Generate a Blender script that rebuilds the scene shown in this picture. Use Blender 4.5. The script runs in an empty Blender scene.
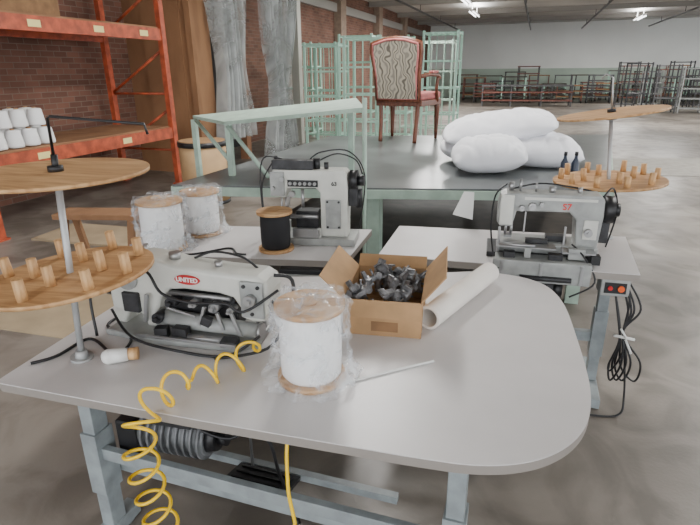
import bpy, bmesh, math, random
from mathutils import Vector, Matrix, Euler, noise
random.seed(4)
rad=math.radians
C=bpy.context.scene.collection

# ---------------------------------------------------------------- materials
def lin(c):
    return tuple(((v/255)/12.92 if v/255<=0.04045 else (((v/255)+0.055)/1.055)**2.4) for v in c)+(1,)
MATS={}
def mat(name,c,rough=.5,metal=0.0,var=.0,scale=8.0,bump=0.0,c2=None,spec=.5,detail=4):
    if name in MATS: return MATS[name]
    m=bpy.data.materials.new(name); m.use_nodes=True
    nt=m.node_tree; b=nt.nodes['Principled BSDF']
    b.inputs['Base Color'].default_value=lin(c); b.inputs['Roughness'].default_value=rough
    b.inputs['Metallic'].default_value=metal
    b.inputs['Specular IOR Level'].default_value=spec
    if var>0 or c2 or bump>0:
        tc=nt.nodes.new('ShaderNodeTexCoord'); n=nt.nodes.new('ShaderNodeTexNoise')
        n.inputs['Scale'].default_value=scale; n.inputs['Detail'].default_value=detail
        nt.links.new(tc.outputs['Object'],n.inputs['Vector'])
        r=nt.nodes.new('ShaderNodeValToRGB')
        r.color_ramp.elements[0].position=.35; r.color_ramp.elements[1].position=.65
        d=tuple(max(0,v*(1-var)) for v in c)
        r.color_ramp.elements[0].color=lin(c2 or d); r.color_ramp.elements[1].color=lin(c)
        nt.links.new(n.outputs['Fac'],r.inputs['Fac']); nt.links.new(r.outputs['Color'],b.inputs['Base Color'])
        if bump>0:
            bp=nt.nodes.new('ShaderNodeBump'); bp.inputs['Strength'].default_value=bump; bp.inputs['Distance'].default_value=.01
            nt.links.new(n.outputs['Fac'],bp.inputs['Height']); nt.links.new(bp.outputs['Normal'],b.inputs['Normal'])
    MATS[name]=m; return m

def concrete():
    m=bpy.data.materials.new('concrete'); m.use_nodes=True; nt=m.node_tree; b=nt.nodes['Principled BSDF']
    tc=nt.nodes.new('ShaderNodeTexCoord')
    def nz(s,d=8,dist=0):
        n=nt.nodes.new('ShaderNodeTexNoise'); n.inputs['Scale'].default_value=s; n.inputs['Detail'].default_value=d
        n.inputs['Distortion'].default_value=dist
        nt.links.new(tc.outputs['Object'],n.inputs['Vector']); return n
    a=nz(.5,7,.6); f=nz(2.4,10,1.2); g=nz(60,3)
    r=nt.nodes.new('ShaderNodeValToRGB'); e=r.color_ramp.elements
    e[0].position=.38; e[0].color=lin((104,97,89)); e[1].position=.62; e[1].color=lin((150,142,133))
    nt.links.new(a.outputs['Fac'],r.inputs['Fac'])
    r2=nt.nodes.new('ShaderNodeValToRGB'); e=r2.color_ramp.elements
    e[0].position=.36; e[0].color=(.5,.48,.46,1); e[1].position=.56; e[1].color=(1,1,1,1)
    nt.links.new(f.outputs['Fac'],r2.inputs['Fac'])
    mx=nt.nodes.new('ShaderNodeMixRGB'); mx.blend_type='MULTIPLY'; mx.inputs[0].default_value=.75
    nt.links.new(r.outputs['Color'],mx.inputs[1]); nt.links.new(r2.outputs['Color'],mx.inputs[2])
    nt.links.new(mx.outputs[0],b.inputs['Base Color'])
    rr=nt.nodes.new('ShaderNodeValToRGB'); e=rr.color_ramp.elements
    e[0].color=(.5,.5,.5,1); e[1].color=(.3,.3,.3,1); nt.links.new(f.outputs['Fac'],rr.inputs['Fac']); nt.links.new(rr.outputs['Color'],b.inputs['Roughness'])
    bp=nt.nodes.new('ShaderNodeBump'); bp.inputs['Strength'].default_value=.15; bp.inputs['Distance'].default_value=.005
    nt.links.new(g.outputs['Fac'],bp.inputs['Height']); nt.links.new(bp.outputs['Normal'],b.inputs['Normal'])
    return m
def brick():
    m=bpy.data.materials.new('brick'); m.use_nodes=True; nt=m.node_tree; b=nt.nodes['Principled BSDF']
    tc=nt.nodes.new('ShaderNodeTexCoord'); sp=nt.nodes.new('ShaderNodeSeparateXYZ'); cb=nt.nodes.new('ShaderNodeCombineXYZ')
    nt.links.new(tc.outputs['Object'],sp.inputs[0]); nt.links.new(sp.outputs['Y'],cb.inputs['X']); nt.links.new(sp.outputs['Z'],cb.inputs['Y'])
    br=nt.nodes.new('ShaderNodeTexBrick'); nt.links.new(cb.outputs[0],br.inputs['Vector'])
    br.inputs['Scale'].default_value=1; br.inputs['Brick Width'].default_value=.22; br.inputs['Row Height'].default_value=.075
    br.inputs['Mortar Size'].default_value=.005
    br.inputs['Color1'].default_value=lin((132,92,76)); br.inputs['Color2'].default_value=lin((104,72,60)); br.inputs['Mortar'].default_value=lin((128,112,100))
    n=nt.nodes.new('ShaderNodeTexNoise'); n.inputs['Scale'].default_value=1.3; n.inputs['Detail'].default_value=6
    nt.links.new(tc.outputs['Object'],n.inputs['Vector'])
    r=nt.nodes.new('ShaderNodeValToRGB'); r.color_ramp.elements[0].position=.35; r.color_ramp.elements[0].color=(.6,.58,.56,1); r.color_ramp.elements[1].position=.6
    nt.links.new(n.outputs['Fac'],r.inputs['Fac'])
    mx=nt.nodes.new('ShaderNodeMixRGB'); mx.blend_type='MULTIPLY'; mx.inputs[0].default_value=.8
    nt.links.new(br.outputs['Color'],mx.inputs[1]); nt.links.new(r.outputs['Color'],mx.inputs[2])
    nt.links.new(mx.outputs[0],b.inputs['Base Color']); b.inputs['Roughness'].default_value=.9
    return m
def wood(name,c1,c2,scale=6,rough=.55,stretch=(1,8,8)):
    m=bpy.data.materials.new(name); m.use_nodes=True; nt=m.node_tree; b=nt.nodes['Principled BSDF']
    tc=nt.nodes.new('ShaderNodeTexCoord'); mp=nt.nodes.new('ShaderNodeMapping'); mp.inputs['Scale'].default_value=stretch
    nt.links.new(tc.outputs['Object'],mp.inputs['Vector'])
    n=nt.nodes.new('ShaderNodeTexNoise'); n.inputs['Scale'].default_value=scale; n.inputs['Detail'].default_value=6; n.inputs['Distortion'].default_value=1.2
    nt.links.new(mp.outputs[0],n.inputs['Vector'])
    r=nt.nodes.new('ShaderNodeValToRGB'); e=r.color_ramp.elements
    e[0].position=.35; e[0].color=lin(c2); e[1].position=.62; e[1].color=lin(c1)
    nt.links.new(n.outputs['Fac'],r.inputs['Fac']); nt.links.new(r.outputs['Color'],b.inputs['Base Color']); b.inputs['Roughness'].default_value=rough
    return m
def plastic_film(name,lo,hi,tint=(235,240,245),scale=22,bump=.5,rough=.12):
    m=bpy.data.materials.new(name); m.use_nodes=True; nt=m.node_tree
    for n in list(nt.nodes):
        if n.type!='OUTPUT_MATERIAL': nt.nodes.remove(n)
    out=[n for n in nt.nodes][0]
    tr=nt.nodes.new('ShaderNodeBsdfTransparent'); b=nt.nodes.new('ShaderNodeBsdfPrincipled')
    b.inputs['Base Color'].default_value=lin(tint); b.inputs['Roughness'].default_value=rough
    tc=nt.nodes.new('ShaderNodeTexCoord'); n=nt.nodes.new('ShaderNodeTexNoise'); n.inputs['Scale'].default_value=scale; n.inputs['Detail'].default_value=2; n.inputs['Distortion'].default_value=1.5
    nt.links.new(tc.outputs['Object'],n.inputs['Vector'])
    r=nt.nodes.new('ShaderNodeValToRGB'); e=r.color_ramp.elements
    e[0].position=.45; e[0].color=(lo,)*3+(1,); e[1].position=.68; e[1].color=(hi,)*3+(1,)
    nt.links.new(n.outputs['Fac'],r.inputs['Fac'])
    if bump>0:
        bp=nt.nodes.new('ShaderNodeBump'); bp.inputs['Strength'].default_value=bump; bp.inputs['Distance'].default_value=.01
        nt.links.new(n.outputs['Fac'],bp.inputs['Height']); nt.links.new(bp.outputs['Normal'],b.inputs['Normal'])
    mx=nt.nodes.new('ShaderNodeMixShader'); nt.links.new(r.outputs['Color'],mx.inputs[0]); nt.links.new(tr.outputs[0],mx.inputs[1]); nt.links.new(b.outputs[0],mx.inputs[2])
    nt.links.new(mx.outputs[0],out.inputs[0]); return m
def yarn(name,c,c2,ringscale=420):
    m=bpy.data.materials.new(name); m.use_nodes=True; nt=m.node_tree; b=nt.nodes['Principled BSDF']
    tc=nt.nodes.new('ShaderNodeTexCoord'); w=nt.nodes.new('ShaderNodeTexWave'); w.bands_direction='Z'
    w.inputs['Scale'].default_value=ringscale/6.28; w.inputs['Distortion'].default_value=1.0; w.inputs['Detail'].default_value=2
    nt.links.new(tc.outputs['Object'],w.inputs['Vector'])
    r=nt.nodes.new('ShaderNodeValToRGB'); r.color_ramp.elements[0].color=lin(c2); r.color_ramp.elements[1].color=lin(c)
    nt.links.new(w.outputs['Fac'],r.inputs['Fac']); nt.links.new(r.outputs['Color'],b.inputs['Base Color'])
    b.inputs['Roughness'].default_value=.75
    return m
def brocade():
    m=bpy.data.materials.new('brocade'); m.use_nodes=True; nt=m.node_tree; b=nt.nodes['Principled BSDF']
    tc=nt.nodes.new('ShaderNodeTexCoord'); w=nt.nodes.new('ShaderNodeTexWave'); w.bands_direction='X'
    w.inputs['Scale'].default_value=4.2; w.inputs['Distortion'].default_value=5; w.inputs['Detail'].default_value=0; w.inputs['Detail Scale'].default_value=3.2
    nt.links.new(tc.outputs['Object'],w.inputs['Vector'])
    r=nt.nodes.new('ShaderNodeValToRGB'); e=r.color_ramp.elements
    e[0].position=.04; e[0].color=lin((92,86,76)); e[1].position=.2; e[1].color=lin((166,158,140))
    e2=e.new(.8); e2.color=lin((158,150,134)); e3=e.new(.92); e3.color=lin((124,118,106))
    nt.links.new(w.outputs['Fac'],r.inputs['Fac']); nt.links.new(r.outputs['Color'],b.inputs['Base Color']); b.inputs['Roughness'].default_value=.9
    return m

M_CONC=concrete(); M_BRICK=brick()
M_LAM=mat('grey_laminate',(209,205,204),.36,var=.04,scale=3)
M_EDGE=mat('laminate_edge',(142,135,128),.5)
M_PAINT=mat('bluegrey_paint',(150,158,160),.45,var=.14,scale=14)
M_GREENP=mat('pale_green_paint',(174,196,180),.5,var=.1,scale=10)
M_MINT=mat('mint_paint',(172,210,192),.5)
M_DARKTOP=mat('dark_worktop',(106,110,110),.28,var=.25,scale=2.2,detail=8)
M_DARKW=mat('dark_wood',(74,66,58),.6,var=.3,scale=6)
M_ORANGE=mat('orange_paint',(194,88,54),.5,var=.25,scale=9)
M_MACH=mat('machine_enamel',(208,208,200),.3,var=.06,scale=12)
M_MACH2=mat('grey_enamel',(164,166,163),.35,var=.14,scale=14)
M_BLACK=mat('black_plastic',(26,26,28),.4)
M_DARKM=mat('dark_metal',(60,60,62),.4,metal=.4,var=.3,scale=25)
M_STEEL=mat('steel',(168,168,168),.3,metal=.75)
M_SCRAP=mat('scrap_steel',(142,142,144),.4,metal=.4,var=.4,scale=40)
M_ALU=mat('aluminium',(186,188,188),.4,metal=.3,var=.1)
M_WHITE=mat('white_plastic',(228,228,224),.4)
M_COTTON=mat('white_cotton',(240,240,244),.9,var=.02,scale=5)
M_YEL=mat('yellow_hose',(252,206,16),.3)
M_RED=mat('red_enamel',(180,30,32),.35)
M_REDT=mat('red_lettering',(214,30,30),.4)
M_ORBTN=mat('orange_button',(226,92,34),.4)
M_CARD=mat('cardboard',(182,144,102),.8,var=.1,scale=10)
M_CARDIN=mat('cardboard_dark',(146,110,76),.85,var=.15,scale=10)
M_SHEET=mat('pale_board',(184,164,134),.8,var=.1,scale=3)
M_PAPER=mat('brown_paper',(232,226,218),.7,var=.04)
M_WDISC=wood('birch_ply',(202,160,112),(166,122,76),scale=3,stretch=(1.2,9,1))
M_PEG=wood('peg_wood',(216,176,126),(186,142,94),scale=8,stretch=(6,6,1))
M_PLY=wood('old_plywood',(156,116,82),(128,92,64),scale=.9,stretch=(1.5,1.5,.5),rough=.8)
M_CHAIRW=wood('chair_wood',(120,70,48),(84,46,32),scale=6,stretch=(8,8,1),rough=.35)
M_PINK=mat('pink_upholstery',(188,112,108),.85,var=.12,scale=20)
M_BROC=brocade()
M_YARNW=yarn('white_yarn',(246,246,246),(234,234,233))
M_YARNB=yarn('black_yarn',(36,36,40),(14,14,16))
M_FILM=plastic_film('clear_film',.07,.46,tint=(225,230,235),scale=13,bump=.6,rough=.08)
M_CURT=plastic_film('grey_film',.34,.7,(190,194,192),scale=1.2,bump=0,rough=.25)
M_WALLW=mat('wall_white',(232,234,230),.85,var=.03,scale=.6)
M_WALLG=mat('wall_green',(180,196,182),.8,var=.08,scale=.8)
M_CEIL=mat('ceiling_paint',(208,207,202),.9,var=.12,scale=.5)
M_BEAM=mat('beam_steel',(146,142,136),.6)
M_FIBRE=mat('fibre_drum',(190,156,114),.7,var=.08,scale=5)
M_LABEL=mat('paper_label',(236,220,150),.7)
M_TUBE=bpy.data.materials.new('tube_light'); M_TUBE.use_nodes=True
_b=M_TUBE.node_tree.nodes['Principled BSDF']; _b.inputs['Emission Color'].default_value=(1,1,1,1); _b.inputs['Emission Strength'].default_value=6

# ---------------------------------------------------------------- mesh tools
class B:
    def __init__(s): s.bm=bmesh.new(); s.mi=0
    def _fin(s,verts,mt,smooth=False):
        bmesh.ops.transform(s.bm,matrix=mt,verts=verts)
        fs=set()
        for v in verts:
            for f in v.link_faces: fs.add(f)
        for f in fs: f.material_index=s.mi; f.smooth=smooth
        return s
    def box(s,c,sz,rot=(0,0,0),bev=0):
        r=bmesh.ops.create_cube(s.bm,size=1); vs=r['verts']
        bmesh.ops.scale(s.bm,vec=Vector(sz),verts=vs)
        if bev>0:
            es=list({e for v in vs for e in v.link_edges})
            rr=bmesh.ops.bevel(s.bm,geom=es,offset=bev,segments=3,affect='EDGES',profile=.6)
            vs=list({v for f in rr['faces'] for v in f.verts}|{v for v in vs if v.is_valid})
            stack=list(vs); seen=set(vs)
            while stack:
                v=stack.pop()
                for e in v.link_edges:
                    o=e.other_vert(v)
                    if o not in seen: seen.add(o); stack.append(o)
            vs=list(seen)
        return s._fin(vs,Matrix.Translation(c)@Euler(tuple(map(rad,rot))).to_matrix().to_4x4(),False)
    def cyl(s,a,b,r1,r2=None,seg=20,smooth=True,caps=True):
        a=Vector(a); b=Vector(b); d=b-a; r2=r1 if r2 is None else r2
        r=bmesh.ops.create_cone(s.bm,cap_ends=caps,cap_tris=False,segments=seg,radius1=max(r1,1e-5),radius2=max(r2,1e-5),depth=d.length)
        q=Vector((0,0,1)).rotation_difference(d.normalized())
        s._fin(r['verts'],Matrix.Translation((a+b)/2)@q.to_matrix().to_4x4(),False)
        if smooth:
            for f in {f for v in r['verts'] for f in v.link_faces}:
                if len(f.verts)==4: f.smooth=True
        return s
    def sph(s,c,r,sc=(1,1,1),seg=18,rot=(0,0,0)):
        q=bmesh.ops.create_uvsphere(s.bm,u_segments=seg,v_segments=max(6,seg//2+2),radius=r)
        return s._fin(q['verts'],Matrix.Translation(c)@Euler(tuple(map(rad,rot))).to_matrix().to_4x4()@Matrix.Diagonal((*sc,1)),True)
    def prism(s,pts,axis,a,b,bev=0,segs=3):
        def mk(p,h):
            if axis=='z': return (p[0],p[1],h)
            if axis=='y': return (p[0],h,p[1])
            return (h,p[0],p[1])
        v1=[s.bm.verts.new(mk(p,a)) for p in pts]; v2=[s.bm.verts.new(mk(p,b)) for p in pts]
        fs=[s.bm.faces.new(v1),s.bm.faces.new(list(reversed(v2)))]
        n=len(pts)
        for i in range(n): fs.append(s.bm.faces.new((v1[i],v2[i],v2[(i+1)%n],v1[(i+1)%n])))
        bmesh.ops.recalc_face_normals(s.bm,faces=fs)
        for f in fs: f.material_index=s.mi
        if bev>0:
            es=list({e for f in fs[:2] for e in f.edges})
            bmesh.ops.bevel(s.bm,geom=es,offset=bev,segments=segs,affect='EDGES',profile=.5)
        return s
    def tube(s,pts,r,seg=8,smooth_path=0):
        pts=[Vector(p) for p in pts]
        if smooth_path:
            out=[]
            P=[pts[0]]+pts+[pts[-1]]
            for i in range(1,len(P)-2):
                for k in range(smooth_path):
                    t=k/smooth_path; a,b_,c,d=P[i-1],P[i],P[i+1],P[i+2]
                    out.append(.5*((2*b_)+(-a+c)*t+(2*a-5*b_+4*c-d)*t*t+(-a+3*b_-3*c+d)*t**3))
            out.append(pts[-1]); pts=out
        rings=[]; prev=None
        for i,p in enumerate(pts):
            t=(pts[min(i+1,len(pts)-1)]-pts[max(i-1,0)])
            if t.length<1e-9: t=Vector((0,0,1))
            t.normalize()
            if prev is None:
                n=t.orthogonal().normalized()
            else:
                n=(prev-t*prev.dot(t))
                n=n.normalized() if n.length>1e-6 else t.orthogonal().normalized()
            prev=n; bn=t.cross(n)
            rings.append([s.bm.verts.new(p+(n*math.cos(2*math.pi*k/seg)+bn*math.sin(2*math.pi*k/seg))*r) for k in range(seg)])
        for i in range(len(rings)-1):
            for k in range(seg):
                f=s.bm.faces.new((rings[i][k],rings[i][(k+1)%seg],rings[i+1][(k+1)%seg],rings[i+1][k])); f.smooth=True; f.material_index=s.mi
        f=s.bm.faces.new(list(reversed(rings[0]))); f.material_index=s.mi
        f=s.bm.faces.new(rings[-1]); f.material_index=s.mi
        return s
    def lathe(s,prof,c=(0,0,0),seg=36,nz=0,nsc=6):
        c=Vector(c); rings=[]
        for j,(r,z) in enumerate(prof):
            ring=[]
            for k in range(seg):
                a=2*math.pi*k/seg
                rr=r
                if nz:
                    q_=noise.noise(Vector((math.cos(a)*nsc*.5,math.sin(a)*nsc*.5,z*nsc*4+c.x*7)))
                    rr=r*(1+nz*abs(q_)*1.3)
                zz=z+(nz*.1*noise.noise(Vector((a*2,z*9,c.y*5))) if nz and j not in (0,) else 0)
                ring.append(s.bm.verts.new(c+Vector((rr*math.cos(a),rr*math.sin(a),zz))))
            rings.append(ring)
        for i in range(len(rings)-1):
            for k in range(seg):
                f=s.bm.faces.new((rings[i][k],rings[i][(k+1)%seg],rings[i+1][(k+1)%seg],rings[i+1][k])); f.smooth=True; f.material_index=s.mi
        for ring,rev in ((rings[0],True),(rings[-1],False)):
            try:
                f=s.bm.faces.new(list(reversed(ring)) if rev else ring); f.material_index=s.mi
            except Exception: pass
        return s
    def obj(s,name,mats,parent=None,label=None,loc=None,rot=None):
        me=bpy.data.meshes.new(name); s.bm.normal_update(); s.bm.to_mesh(me); s.bm.free()
        if not isinstance(mats,(list,tuple)): mats=[mats]
        for m in mats: me.materials.append(m)
        o=bpy.data.objects.new(name,me); C.objects.link(o)
        if parent: o.parent=parent
        if label: o['label']=label
        if loc is not None: o.location=loc
        if rot is not None: o.rotation_euler=tuple(map(rad,rot))
        return o
def tag(o,label,cat,group=None,kind=None):
    o['label']=label; o['category']=cat
    if group: o['group']=group
    if kind: o['kind']=kind
    return o
def thing(name,label,cat,loc,rz=0,group=None,rot=None):
    e=bpy.data.objects.new(name,None); e.empty_display_size=.05; C.objects.link(e)
    e.location=loc; e.rotation_euler=(0,0,rad(rz)) if rot is None else tuple(map(rad,rot))
    return tag(e,label,cat,group)
def structure(o): o['kind']='structure'; return o
def copy_thing(root,loc,rz=None,rot=None,label=None):
    c=root.copy(); C.objects.link(c); c.location=loc
    if rz is not None: c.rotation_euler=(0,0,rad(rz))
    if rot is not None: c.rotation_euler=tuple(map(rad,rot))
    if label: c['label']=label
    def rec(src,dst):
        for ch in src.children:
            k=ch.copy(); C.objects.link(k); k.parent=dst; k.matrix_parent_inverse=ch.matrix_parent_inverse.copy(); rec(ch,k)
    rec(root,c); return c
def text(name,s,size,mat_,parent,loc,rot=(90,0,0),ext=.0008,label=None):
    cu=bpy.data.curves.new(name,'FONT'); cu.body=s; cu.size=size; cu.extrude=ext; cu.align_x='CENTER'; cu.align_y='CENTER'; cu.offset=.0006
    t=bpy.data.objects.new(name+'_tmp',cu); C.objects.link(t)
    bpy.context.view_layer.update()
    me=bpy.data.meshes.new_from_object(t); bpy.data.objects.remove(t)
    me.materials.clear(); me.materials.append(mat_)
    o=bpy.data.objects.new(name,me); C.objects.link(o); o.parent=parent; o.location=loc; o.rotation_euler=tuple(map(rad,rot))
    if label: o['label']=label
    return o

# ---------------------------------------------------------------- camera
cam=bpy.data.cameras.new('camera'); co=bpy.data.objects.new('camera',cam); C.objects.link(co)
R=Matrix.Rotation(rad(18.7),3,'Z')@Matrix.Rotation(math.pi/2-rad(20.1),3,'X')@Matrix.Rotation(rad(-.5),3,'Z')
co.matrix_world=Matrix.Translation((0,0,1.6))@R.to_4x4()
cam.sensor_width=36; cam.lens=526/700*36; cam.clip_end=200
bpy.context.scene.camera=co

# ---------------------------------------------------------------- room shell
XW=-6.3; YB=34; ZC=4.0
structure(B().box((5,15,-.05),(23,39,.1)).obj('floor',M_CONC))
structure(B().box((XW-.1,15,ZC/2),(.2,39,ZC)).obj('wall_left',M_BRICK))
b=B(); b.box((5,YB+.1,ZC/2),(23,.2,ZC)); b.mi=1; b.box((5,YB-.01,.8),(22.8,.04,1.6))
structure(b.obj('wall_back',[M_WALLW,M_WALLG]))
structure(B().box((5,15,ZC+.05),(23,39,.1)).obj('ceiling',M_CEIL))
for i,y in enumerate([3,7.5,12,16.5,21,25.5,30]):
    structure(B().box((5,y,ZC-.08),(22.5,.14,.16)).box((5,y,ZC-.17),(22.5,.22,.025)).obj('trim_%d'%(i+1),M_BEAM))
structure(B().box((XW+.06,20,ZC-.55),(.1,27,.25)).obj('trim_8',M_BEAM))
for i,y in enumerate([13.2,17.5,22,26.5]):
    structure(B().box((XW+.12,y,ZC/2),(.24,.5,ZC)).obj('trim_%d'%(9+i),mat('pilaster',(150,130,114),.9,var=.1)))
structure(B().box((XW+.03,9.7,1.85),(.06,3.0,3.7)).obj('doorway_shade_1',mat('opening_shade',(44,42,42),.9,var=.2,scale=2)))  # flat panel, the darkness inside the doorway is put into its colour
for x in (-4.3,-.6,2,5.2):
    sp=thing('sprinkler_pipe','dark steel sprinkler pipe hung under the ceiling','pipe',(x,17,3.6),0,'sprinkler pipes')
    B().cyl((0,-15,0),(0,16,0),.035).obj('pipe_run',M_DARKM,sp)
    for y in (-9.5,-5,-.5,4,8.5,13): B().cyl((0,y,0),(0,y,.25),.012).obj('pipe_hanger',M_DARKM,sp)

fx=None
for (x,y) in [(-2.4,14),(-2.4,18.8),(-2.6,23.3),(4,10),(4,18.8),(4,28),(9,14),(9,23.3),(-1.5,5.2),(3.5,5.2)]:
    if fx is None:
        fx=thing('fluorescent_lamp','long white fluorescent ceiling lamp with lit tubes','ceiling lamp',(x,y,3.6),0,'ceiling lamps')
        B().box((0,0,.08),(.16,2.3,.06)).box((0,-.8,.25),(.02,.02,.3)).box((0,.8,.25),(.02,.02,.3)).obj('lamp_housing',M_WHITE,fx)
        B().cyl((-.07,-1.1,.03),(-.07,1.1,.03),.02).obj('lamp_tube',M_TUBE,fx)
        B().cyl((.07,-1.1,.03),(.07,1.1,.03),.02).obj('lamp_tube',M_TUBE,fx)
    else: copy_thing(fx,(x,y,3.6))
    far=y>12
    for (dz,en,rx) in ((-.02,250 if far else 160,0),(.14,75,180)):  # downward light of the tubes, plus an upward one added to brighten the ceiling
        L=bpy.data.lights.new('lamp_and_ceiling_fill','AREA'); L.shape='RECTANGLE'; L.size=.3; L.size_y=2.2; L.energy=en; L.color=(1,.985,.96)
        lo=bpy.data.objects.new('lamp_and_ceiling_fill',L); C.objects.link(lo); lo.location=(x,y,3.6+dz); lo.rotation_euler=(rad(rx),0,0)

# ---------------------------------------------------------------- pallet rack
rk=thing('pallet_rack','orange steel pallet rack with boarded shelves against brick wall','rack',(-5.5,5.3,0))
for (x,y) in [(.5,1.4),(-.5,1.4),(.5,-1.6),(-.5,-1.6)]:
    B().box((x,y,1.95),(.075,.09,3.9)).box((x,y,.01),(.12,.14,.02)).obj('upright_post',M_ORANGE,rk)
for y in (1.4,-1.6):
    for z in (.5,1.3,2.1,2.9):
        B().tube([(-.5,y,z),(.5,y,z+.6)],.02,6).obj('frame_brace',M_ORANGE,rk)
        B().tube([(-.5,y,z),(.5,y,z)],.018,6).obj('frame_brace',M_ORANGE,rk)
for z in (.76,2.08,3.3):
    B().box((.5,-.1,z),(.05,2.92,.15)).obj('shelf_beam',M_ORANGE,rk)
    B().box((-.5,-.1,z),(.05,2.92,.15)).obj('shelf_beam',M_ORANGE,rk)
    B().box((0,-.1,z+.086),(1.0,2.86,.02)).obj('shelf_board',M_PLY,rk)
for (y,z) in [(-.7,2.08),(.2,2.08),(1.0,2.08),(-.9,.76),(.4,.76)]:
    B().box((.527,y,z),(.002,.16,.07)).obj('shelf_label',M_LABEL,rk,'cream paper shelf label')
tag(B().box((-5.5,4.7,2.32),(.7,.9,.28),(0,0,6),.005).obj('carton',M_CARDIN),'worn brown carton on the upper rack shelf','box')
cone0=None
for i,(x,y,z) in enumerate([(-5.12,4.0,0),(-5.12,4.2,0),(-5.12,4.4,0),(-5.12,4.6,0),(-5.32,4.05,0),(-5.32,4.25,0),(-5.32,4.45,0),(-5.32,4.65,0),(-5.15,4.12,.2),(-5.15,4.32,.2),(-5.15,4.54,.2),(-5.34,4.4,.2),(-5.34,4.2,.2),(-5.34,4.6,.2)]):
    if cone0 is None:
        cone0=thing('thread_cone','large white cone of thread on the rack shelf','thread cone',(x,y,.857+z),0,'white thread cones on the rack shelf')
        B().lathe([(.03,0),(.088,.01),(.09,.03),(.072,.17),(.062,.18),(.02,.185)],seg=20).obj('thread',M_YARNW,cone0)
        B().cyl((0,0,.18),(0,0,.195),.022,.02,12).obj('cone_core',M_CARD,cone0)
    else: copy_thing(cone0,(x,y,.857+z))

tag(B().box((-5.7,7.55,1.9),(1.2,.05,3.8)).box((-5.1,7.78,1.9),(.05,.5,3.8)).box((-5.1,7.54,1.9),(.1,.1,3.8)).box((-5.6,7.51,1.3),(.7,.02,2.6)).obj('plywood_partition',M_PLY),'old brown plywood partition beside the brick wall','partition')
def curtain(name,label,x,y0,y1,z0,z1,seed,tie=0):
    bm=B(); n=110; m=30; vs=[]
    for j in range(m+1):
        z=z0+(z1-z0)*j/m; row=[]
        f=j/m
        squeeze=1-tie*math.exp(-((f-.32)/.2)**2)
        for i in range(n+1):
            u=i/n-.5; y=(y0+y1)/2+(y1-y0)*u*squeeze+.1*math.sin(f*2.3+seed)
            xx=x+.11*math.sin(i*.4+seed+1.5*f+1.1*math.sin(i*.13+seed))+.12*noise.noise(Vector((i*.07,f*2,seed)))
            row.append(bm.bm.verts.new((xx,y,z)))
        vs.append(row)
    for j in range(m):
        for i in range(n):
            f=bm.bm.faces.new((vs[j][i],vs[j][i+1],vs[j+1][i+1],vs[j+1][i])); f.smooth=True
    return tag(bm.obj(name,M_CURT),label,'curtain')
curtain('plastic_curtain','cloudy grey plastic sheet hanging beside the partition',-4.88,7.7,8.75,.5,3.98,1,.4)
curtain('plastic_curtain','cloudy grey plastic sheet hanging gathered near column',-4.88,9.5,10.9,.0,3.98,5,.55)
structure(B().box((-5.1,11.5,2),(.18,.18,4)).obj('trim_13',mat('column',(196,192,182),.7)))
structure(B().box((-5.2,9.15,2),(.16,.16,4)).obj('trim_14',mat('column2',(140,100,72),.7)))

dr=thing('fibre_drum','tan fibre drum with dark steel rim','drum',(-3.92,5.8,0))
B().cyl((0,0,.0),(0,0,.74),.29,seg=40).obj('drum_body',M_FIBRE,dr)
B().cyl((0,0,.72),(0,0,.78),.302,seg=40).obj('drum_rim',M_DARKM,dr)
B().cyl((0,0,0),(0,0,.04),.298,seg=40).obj('drum_rim',M_DARKM,dr)
B().cyl((0,0,.775),(0,0,.79),.285,seg=40).obj('drum_lid',M_CARD,dr)

def flatpoly(name,label,cat,pts,z,t,m):
    return tag(B().prism(pts,'z',z,z+t).obj(name,m),label,cat)
flatpoly('cardboard_sheet','flattened tan cardboard sheet on the concrete floor','cardboard',[(-3.7,2.2),(-2.7,2.25),(-2.4,2.95),(-3.6,3.05)],0.0,.006,M_SHEET)
flatpoly('plywood_sheet','pale flat plywood sheet lying on the floor','plywood',[(-4.7,3.8),(-3.3,3.9),(-3.2,4.5),(-4.75,4.4)],0.0,.02,M_SHEET)
flatpoly('floor_mat','light worn mat lying on the floor','mat',[(1.4,9.2),(3.3,9.6),(3.0,11.4),(1.3,10.9)],0.0,.008,mat('mat',(160,156,148),.8,var=.1))
sh=thing('wooden_trestle','brown wooden trestle with a plank on top','trestle',(-3.3,3.35,0),15)
B().box((0,0,.50),(.7,.25,.04)).obj('trestle_top',M_PLY,sh)
for sx in (-.28,.28):
    for sy in (-1,1):
        B().box((sx,sy*.13,.245),(.05,.04,.50),(sy*14,0,0)).obj('leg',M_PLY,sh)
# ---------------------------------------------------------------- main table
mt=thing('work_table','large grey laminate sewing worktable with rounded corner','table',(-.6,1.5,0))
def loc(pts): return [(x+.6,y-1.5) for x,y in pts]
curve=[(-.2,.978),(-.02,.995),(.12,1.07),(.21,1.21),(.235,1.40),(.215,1.70),(.185,2.02),(.11,2.19),(-.05,2.245),(-.20,2.22)]
for _ in range(3):
    nc=[curve[0]]
    for a_,c_ in zip(curve[:-1],curve[1:]):
        nc+= [(a_[0]*.75+c_[0]*.25,a_[1]*.75+c_[1]*.25),(a_[0]*.25+c_[0]*.75,a_[1]*.25+c_[1]*.75)]
    nc.append(curve[-1]); curve=nc
poly=[(-1.40,.935),(-1.395,.922),(-1.38,.915),(-.72,.945)]+curve+[(-.62,2.03),(-.95,1.92),(-1.49,1.80),(-1.45,1.51)]
b=B(); b.mi=1; b.prism(loc(poly),'z',.732,.757); b.mi=0; b.prism(loc(poly),'z',.757,.76)
b.obj('tabletop',[M_LAM,M_EDGE],mt)
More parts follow.
